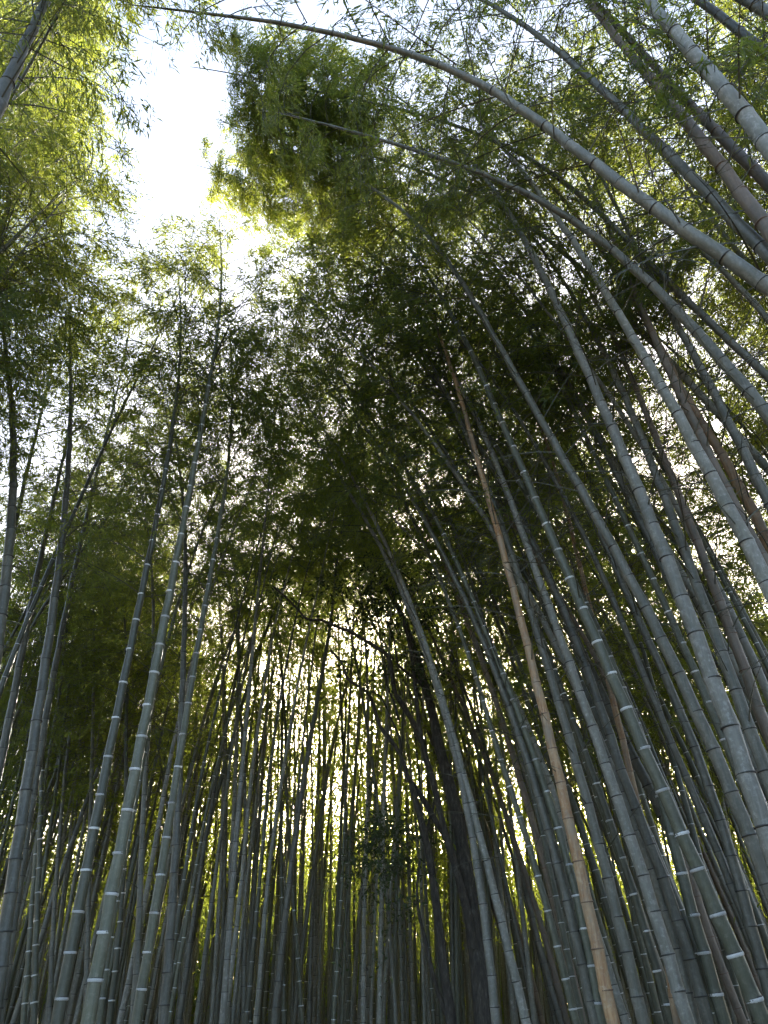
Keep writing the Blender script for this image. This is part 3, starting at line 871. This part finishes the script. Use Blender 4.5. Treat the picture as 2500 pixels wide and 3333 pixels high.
# ------------------------------------------------------------------ the tree with the dark trunk
A_ = lambda pts: [(850 + x * 0.4822, 1750 + y * 0.4822) for x, y in pts]
B_ = lambda pts: [(850 + x * 0.4822, 2533 + y * 0.4822) for x, y in pts]
def tree():
    dia, w = 0.27, 67.0
    d = ray(*B_([(1515, 1659)])[0])
    Y0 = float(F_PX * dia / w * d[1])
    root = bpy.data.objects.new('broadleaf_tree', None)
    col.objects.link(root)
    def to3(pts, dy=0.0):
        out = []
        for i, (px, py) in enumerate(pts):
            r = ray(px, py)
            k = (Y0 + dy * i / max(1, len(pts) - 1)) / r[1]
            out.append(CAMP + r * k)
        return np.array(out)
    trunk = to3(B_([(1515, 1659), (1480, 1300), (1430, 1000), (1390, 700), (1360, 450), (1310, 200), (1260, 0)]) + A_([(1200, 1400), (1150, 1150), (1090, 950), (1050, 800), (1000, 650), (930, 480), (840, 320)]), 0.8)
    g0 = np.array([trunk[0][0] + 0.06, Y0, float(ground_z(0, Y0)) - 0.03])
    trunk = np.concatenate([[g0], trunk])
    root.location = g0
    tag(root, 'dark-trunked broadleaf tree with forking limbs standing among the bamboo', 'tree')
    def wood(name, P, r0, r1, flare=1.0, sides=12):
        t = np.linspace(0, 1, len(P))
        n = len(P) * 5
        tt = np.linspace(0, 1, n)
        Q = np.stack([np.interp(tt, t, P[:, i]) for i in range(3)], 1)
        ker = np.array([1, 2, 3, 2, 1]) / 9
        for i in range(3):
            q = np.convolve(np.pad(Q[:, i], 2, mode='edge'), ker, 'valid')
            Q[1:-1, i] = q[1:-1]
        rad = (r0 + (r1 - r0) * tt ** 0.8) * (0.8 if name == 'limb' else 1.0) * (1 + (flare - 1) * np.exp(-tt * 14))
        rad = rad * (1 + 0.05 * np.sin(tt * 41 + r0 * 99))
        vv, ff = tube(Q - g0, rad, sides)
        return link(name, mesh_from(name, vv, ff, [MAT['bark']]), root)
    wood('trunk', trunk, 0.15, 0.045, 1.35)
    limbs = [
        (to3(B_([(1440, 1150), (1400, 950), (1350, 740), (1300, 560), (1250, 400), (1200, 200), (1160, 0)]) + A_([(1100, 1450), (1070, 1300), (1050, 1100), (1030, 900), (1010, 750), (960, 560)]), -0.5), 0.085, 0.03),
        (to3(A_([(1085, 1380), (1040, 1270), (970, 1150), (900, 1050), (880, 900), (870, 800), (760, 730), (620, 640), (480, 590), (400, 550), (310, 560), (200, 430), (80, 330)]), -0.9), 0.065, 0.018),
        (to3(B_([(1275, 480), (1245, 395), (1160, 260), (1100, 150), (1030, 50)]) + A_([(990, 1620), (950, 1480), (880, 1370), (800, 1280), (760, 1130), (720, 1040), (600, 970), (570, 930), (550, 850), (470, 760)]), -0.7), 0.065, 0.02),
        (to3(A_([(945, 1450), (930, 1330), (880, 1230), (840, 1130), (800, 1060), (740, 1040)]), 0.4), 0.028, 0.012),
        (to3(A_([(930, 1230), (900, 1120), (850, 1000), (840, 880), (820, 700)]), 0.5), 0.03, 0.012),
        (to3(A_([(1090, 1000), (1000, 920), (920, 860), (900, 700), (850, 560)]), 0.6), 0.045, 0.015),
    ]
    for P, a, b in limbs:
        wood('limb', P, a, b, sides=9)
    stem = to3(B_([(1290, 1659), (1240, 1350), (1200, 1000), (1170, 750), (1130, 500), (1090, 330), (1060, 200), (1010, 40)]), -0.3)
    sb = np.array([stem[0][0] + 0.05, stem[0][1], float(ground_z(0, stem[0][1])) - 0.03])
    wood('side_stem', np.concatenate([[sb], stem]), 0.075, 0.045, 1.2, 10)
    wood('limb', to3(B_([(1112, 420), (1130, 300), (1165, 190), (1175, 100)]), 0.1), 0.035, 0.02, sides=8)
    st2 = to3(B_([(1252, 1600), (1170, 1380), (1110, 1100), (1060, 900), (1050, 750), (1070, 560)]), -0.3)
    wood('side_stem', st2, 0.035, 0.015, sides=8)
    # dark evergreen leaves: clumps in photograph pixels (centre, radius m, leaves)
    g = np.random.default_rng(77)
    def clump(pts, n_each, size, name='crown', dy=(-0.9, 0.5)):
        Lf = Leaves()
        for (px, py, rr) in pts:
            r = ray(px, py)
            c = CAMP + r * ((Y0 + g.uniform(*dy)) / r[1])
            m = int(n_each * rr * rr / 0.16)
            nt_ = max(5, m // 26)
            for _ in range(nt_):
                v = unit(g.normal(size=3)) * rr * g.uniform(0.25, 1.0) * np.array([1, 1, 0.75])
                e = c + v
                s_ = c + v * 0.35
                Lf.tube(np.stack([s_, (s_ + e) / 2 + np.array([0, 0, 0.03]), e]) - g0, 0.005, 0.0015)
                k = m // nt_
                b = s_ + (e - s_) * g.uniform(0.3, 1.05, (k, 1)) + g.normal(0, 0.07, (k, 3)) - g0
                ld = unit(v[None] * 1.2 + g.normal(0, 0.7, (k, 3)) + np.array([0, 0, -0.15]))
                ln = g.uniform(0.7, 1.25, k) * size
                Lf.leaves(b, ld, ln, ln * 0.42, g, 0.15)
        o = link(name, Lf.mesh('evergreen_crown', [MAT['dark_leaf'], MAT['bark']]), root)
        o['kind'] = 'stuff'
    low = []
    for _ in range(30):
        low.append((g.normal(1270, 70), g.normal(2720, 95), g.uniform(0.25, 0.45)))
    for _ in range(12):
        low.append((g.normal(1290, 70), g.normal(2920, 70), g.uniform(0.18, 0.32)))
    for _ in range(5):
        low.append((g.normal(1230, 60), g.normal(3150, 50), g.uniform(0.1, 0.2)))
    clump(low, 60, 0.075)
    up = []
    for _ in range(26):
        up.append((g.normal(1290, 110), g.normal(1960, 100), g.uniform(0.35, 0.6)))
    for x, y in A_([(480, 590), (310, 560), (200, 430), (100, 350), (600, 640), (560, 900), (700, 1020), (850, 900), (870, 640)]):
        up.append((x, y, 0.38))
    clump(up, 75, 0.08)
tree()

# the opening in the leaves through which the low sun shows
SUN_V = np.array(sun_dir)
SUN_AT = [CAMP]
def in_sunbeam(c, r):
    for q in SUN_AT:
        d = np.asarray(c) - q
        t = d @ SUN_V
        if t > 0.5 and np.linalg.norm(d - t * SUN_V) < r:
            return True
    return False

# ------------------------------------------------------------------ grove culms that only their place tells apart
def generic_line(H, lean, curve, seed):
    g = np.random.default_rng(seed)
    s = np.linspace(0, H, 46)
    th = lean + curve * (s / H) ** 2.2
    wob = 0.03 * np.sin(s * 0.7 + g.uniform(0, 6)) + 0.015 * np.sin(s * 1.9 + g.uniform(0, 6))
    ds = np.gradient(s)
    x = np.cumsum(np.sin(th + wob) * ds)
    z = np.cumsum(np.cos(th + wob) * ds)
    y = np.cumsum(0.03 * np.sin(s * 0.4 + g.uniform(0, 6)) * ds)
    P = np.stack([x - x[0], y - y[0], z - z[0]], 1)
    return P
PROTO = []
for i in range(14):
    st = ['grey', 'green', 'grey', 'green', 'pale', 'green', 'grey', 'grey', 'green', 'brown', 'grey', 'green', 'grey', 'green'][i]
    H = random.uniform(11.0, 14.0)
    P = generic_line(H, random.uniform(0.0, 0.05), random.uniform(0.25, 0.75), 900 + i)
    me, info, S = culm_mesh(P, random.uniform(0.08, 0.115), st, 8, True)
    PROTO.append((me, P, S, H, st))
STRAIGHT = []
for i in range(8):
    st = ['grey', 'green', 'pale', 'green', 'grey', 'pale', 'grey', 'green'][i]
    H = random.uniform(11.0, 13.5)
    P = generic_line(H, random.uniform(0.0, 0.02), random.uniform(0.08, 0.3), 950 + i)
    me, info, S = culm_mesh(P, random.uniform(0.075, 0.10), st, 8, True)
    STRAIGHT.append((me, P, S, H, st))

def grove(n, region, lean_to, label, group, min_d=0.42, crown=(0.45, 0.6), dens=1.0, sc=(0.9, 1.1), scale_leaf=1.0, leafy=1.0, limit=2.7, tilt=(0.0, 0.05), turn=0.6, xmax=None, protos=None):
    made, tries = 0, 0
    while made < n and tries < n * 60:
        tries += 1
        x, y = region()
        if any((x - a) ** 2 + (y - b) ** 2 < min_d ** 2 for a, b in STAND):
            continue
        me, P, S, H, st = random.choice(protos or PROTO)
        k = random.uniform(*sc)
        a = lean_to(x, y) + random.gauss(0, turn)
        tl = random.uniform(*tilt)
        ca, sa = math.cos(a), math.sin(a)
        M = np.array([[ca, -sa, 0], [sa, ca, 0], [0, 0, 1]]) @ np.array([[math.cos(tl), 0, math.sin(tl)], [0, 1, 0], [-math.sin(tl), 0, math.cos(tl)]])
        gx_, gy_, _ = project(np.array([x, y, float(ground_z(x, y))]) + (P @ M.T) * k)
        if np.any(np.hypot(gx_ - SUN_PX[0], gy_ - SUN_PX[1]) < 45):
            continue
        if xmax is not None and np.any((gx_ > xmax) & (gy_ > -150) & (gy_ < 1500)):
            continue
        if np.any((gx_ > 330) & (gx_ < 760) & (gy_ > -100) & (gy_ < 760)) or np.any(in_gap(np.nan_to_num(gx_, nan=-1e5), np.nan_to_num(gy_, nan=-1e5))):
            continue
        STAND.append((x, y))
        root = bpy.data.objects.new('bamboo', None)
        root.empty_display_size = 0.2
        col.objects.link(root)
        root.location = (x, y, float(ground_z(x, y)))
        root.rotation_euler = (0, tl, a)
        root.scale = (k, k, k)
        look = {'grey': 'plain grey-green', 'green': 'white-ringed dark green', 'pale': 'pale blotchy grey', 'brown': 'old brown'}[st]
        tag(root, look + ' ' + label, 'bamboo', look + ' ' + group)
        link('culm', me, root)
        # foliage in the thing's own frame, tested against the sky gap in world space
        s, T = H * random.uniform(*crown), np.gradient(P, axis=0)
        while s < H - 0.8:
            last = H - s < 3.2
            p = np.array([np.interp(s, S, P[:, i]) for i in range(3)])
            t = np.array([np.interp(s, S, T[:, i]) for i in range(3)])
            t /= np.linalg.norm(t)
            kk = scale_leaf * random.uniform(0.9, 1.2)
            ok = False
            for shrink in (1.0, 0.7, 0.45):
                kq = kk * shrink
                c = np.array(root.location) + M @ ((p + t * kq) * k)
                if not blocks_gap(c, 1.15 * kq, 0.07) and not in_sunbeam(c, 1.05 * kq):
                    ok = True
                    break
            mesh = random.choice(SPRAY_TOP if last else (SPRAY_MID if random.random() < dens else SPRAY_THIN))
            if ok and random.random() < leafy and (not too_thick(c, 1.4 * kq, limit) or (last and not any(ch.name.startswith('foliage') for ch in root.children))):
                kk = kq
                add_layer(c, 1.4 * kk, mesh, kk)
                o = link('foliage', mesh, root, p)
                o.rotation_mode = 'QUATERNION'
                o.rotation_quaternion = orient(t, random.uniform(0, 6.28))
                o.scale = (kk, kk, kk * ((H - s + 0.4) / 2.6 if last else 1.0))
                o['kind'] = 'stuff'
            if last:
                break
            s += 1.5 * max(kk, 0.7)
        made += 1
    return made

to_path = lambda x, y: math.atan2(-0.2 * 0, -x) if abs(x) > 0.5 else random.uniform(0, 6.28)
def box(x0, x1, y0, y1):
    return lambda: (random.uniform(x0, x1), random.uniform(y0, y1))
def fan(t0, t1, y0, y1):
    def f():
        y = math.sqrt(random.uniform(y0 * y0, y1 * y1))
        return random.uniform(t0, t1) * y, y
    return f
grove(54, lambda: (lambda p: p if p[1] > 11.5 or p[0] < -0.34 * p[1] else (p[0] * 1.5, p[1] + 4.0))(fan(-0.62, -0.14, 8.0, 21.0)()), to_path, 'slim bamboo behind the ringed trio and the thick plain culm', 'bamboo in the grove behind the ringed bamboos', dens=0.8, crown=(0.40, 0.56), limit=4.3, tilt=(0.0, 0.06), turn=0.5, protos=STRAIGHT + PROTO[:6])
grove(98, lambda: (lambda p: p if p[0] > 0.36 * p[1] or (p[1] > 9.2 and p[0] > 0.22 * p[1]) or p[1] > 13 else (random.uniform(2.6, 5.0), 9.2 + random.random() * 2))(fan(0.13, 0.66, 7.6, 17.0)()), to_path, 'slim bamboo behind the leaning row with the orange culms', 'bamboo in the grove behind the leaning row', dens=0.75, crown=(0.42, 0.58), limit=2.7, tilt=(0.07, 0.17), turn=0.3)
grove(40, fan(-0.17, 0.13, 14.0, 22.0), lambda x, y: random.uniform(0, 6.28), 'far slim bamboo between the ringed trio and the dark-trunked tree', 'bamboo closing the view along the path', dens=0.5, limit=1.0, crown=(0.5, 0.65), tilt=(0.0, 0.02), protos=STRAIGHT)
grove(6, box(-3.4, -1.6, 10.5, 14.5), to_path, 'tall bamboo with leafy top over the end of the path', 'bamboo over the end of the path', crown=(0.68, 0.74), dens=0.8, limit=2.6, tilt=(0.0, 0.03), protos=STRAIGHT)
grove(24, box(3.6, 9.0, 4.2, 9.5), to_path, 'tall bamboo with leafy top overhead behind the great arches', 'bamboo with tops behind the arches', crown=(0.55, 0.65), dens=0.9)
grove(22, box(-8.0, -3.3, 3.4, 7.5), to_path, 'tall bamboo with leafy top across the sky gap from the arches', 'bamboo with tops across the sky gap', crown=(0.5, 0.6), dens=0.9, xmax=380)

# ------------------------------------------------------------------ far grove, one mass
def far_grove():
    g = np.random.default_rng(31)
    V, Fc, MI, n0 = [], [], [], 0
    Lf = Leaves()
    for i in range(2300):
        y = math.sqrt(g.uniform(13.0 ** 2, 42.0 ** 2))
        x = g.uniform(-0.75, 0.75) * y
        if any((x - a) ** 2 + (y - b) ** 2 < 0.06 for a, b in STAND):
            continue
        gz = float(ground_z(x, y))
        H = g.uniform(4.5, 7.5) if y > 23.5 else g.uniform(8.5, 12.0)
        a, b = g.normal(0, 0.02, 2)
        z = np.linspace(0, H, 7)
        P = np.stack([x + a * z + g.normal(0, .05) * z * z / H, y + b * z, gz - 0.05 + z], 1)
        if any(in_sunbeam(P[2] + (P[6] - P[2]) * f_, 0.12) for f_ in np.linspace(0, 1, 12)):
            continue
        vv, ff = tube(P, g.uniform(0.032, 0.055) * taper(z / H), 6)
        V.append(vv); Fc += [tuple(k + n0 for k in f) for f in ff]; n0 += len(vv)
        MI += [int(g.choice([1, 2, 3, 3]))] * len(ff)  # pale drawn more often: haze and open light put into the far culms' colour
        if g.uniform() > ((0.66 if -0.35 < x / y < 0.12 else 0.6) if 17.0 < y < 23.5 else (0.12 if y > 23.5 else 0.05)):
            continue
        for q in range(int(g.integers(58, 80))):
            h = g.uniform(0.38, 1.0)
            c = np.array([np.interp(h * H, z, P[:, j]) for j in range(3)]) + g.normal(0, 0.85, 3) * np.array([1, 1, 0.6]) * (1.25 - 0.6 * h)
            if in_sunbeam(c, 0.55):
                continue
            m = 13
            Lf.leaves(c + g.normal(0, 0.3, (m, 3)), g.normal(0, 0.7, (m, 3)) + np.array([0, 0, -0.5]), g.uniform(0.12, 0.22, m), g.uniform(0.032, 0.054, m), g)
    # low growth under the far culms
    for q in range(12000):
        y = g.uniform(30.0, 42.0)
        x = g.uniform(-0.8, 0.8) * y
        c = np.array([x, y, float(ground_z(x, y)) + g.uniform(0.1, 4.6)])
        if in_sunbeam(c, 0.3):
            continue
        m = 18
        Lf.leaves(c + g.normal(0, 0.35, (m, 3)), g.normal(0, 0.7, (m, 3)) + np.array([0, 0, -0.3]), g.uniform(0.2, 0.36, m), g.uniform(0.05, 0.09, m), g)
    nf = len(Fc)
    vv = np.concatenate(V + Lf.v)
    faces = Fc + [tuple(k + n0 for k in f) for f in Lf.f]
    ti = np.concatenate([np.zeros(n0)] + Lf.t)
    o = link('far_grove', mesh_from('far_grove', vv, faces, [MAT['leaf'], MAT['grey'], MAT['green'], MAT['pale']], MI + Lf.mi, [True] * nf + [False] * len(Lf.f), ti))
    o['kind'] = 'stuff'
    o['label'] = 'far-off mass of sunlit bamboo beyond the countable culms'
    o['category'] = 'bamboo grove'
far_grove()
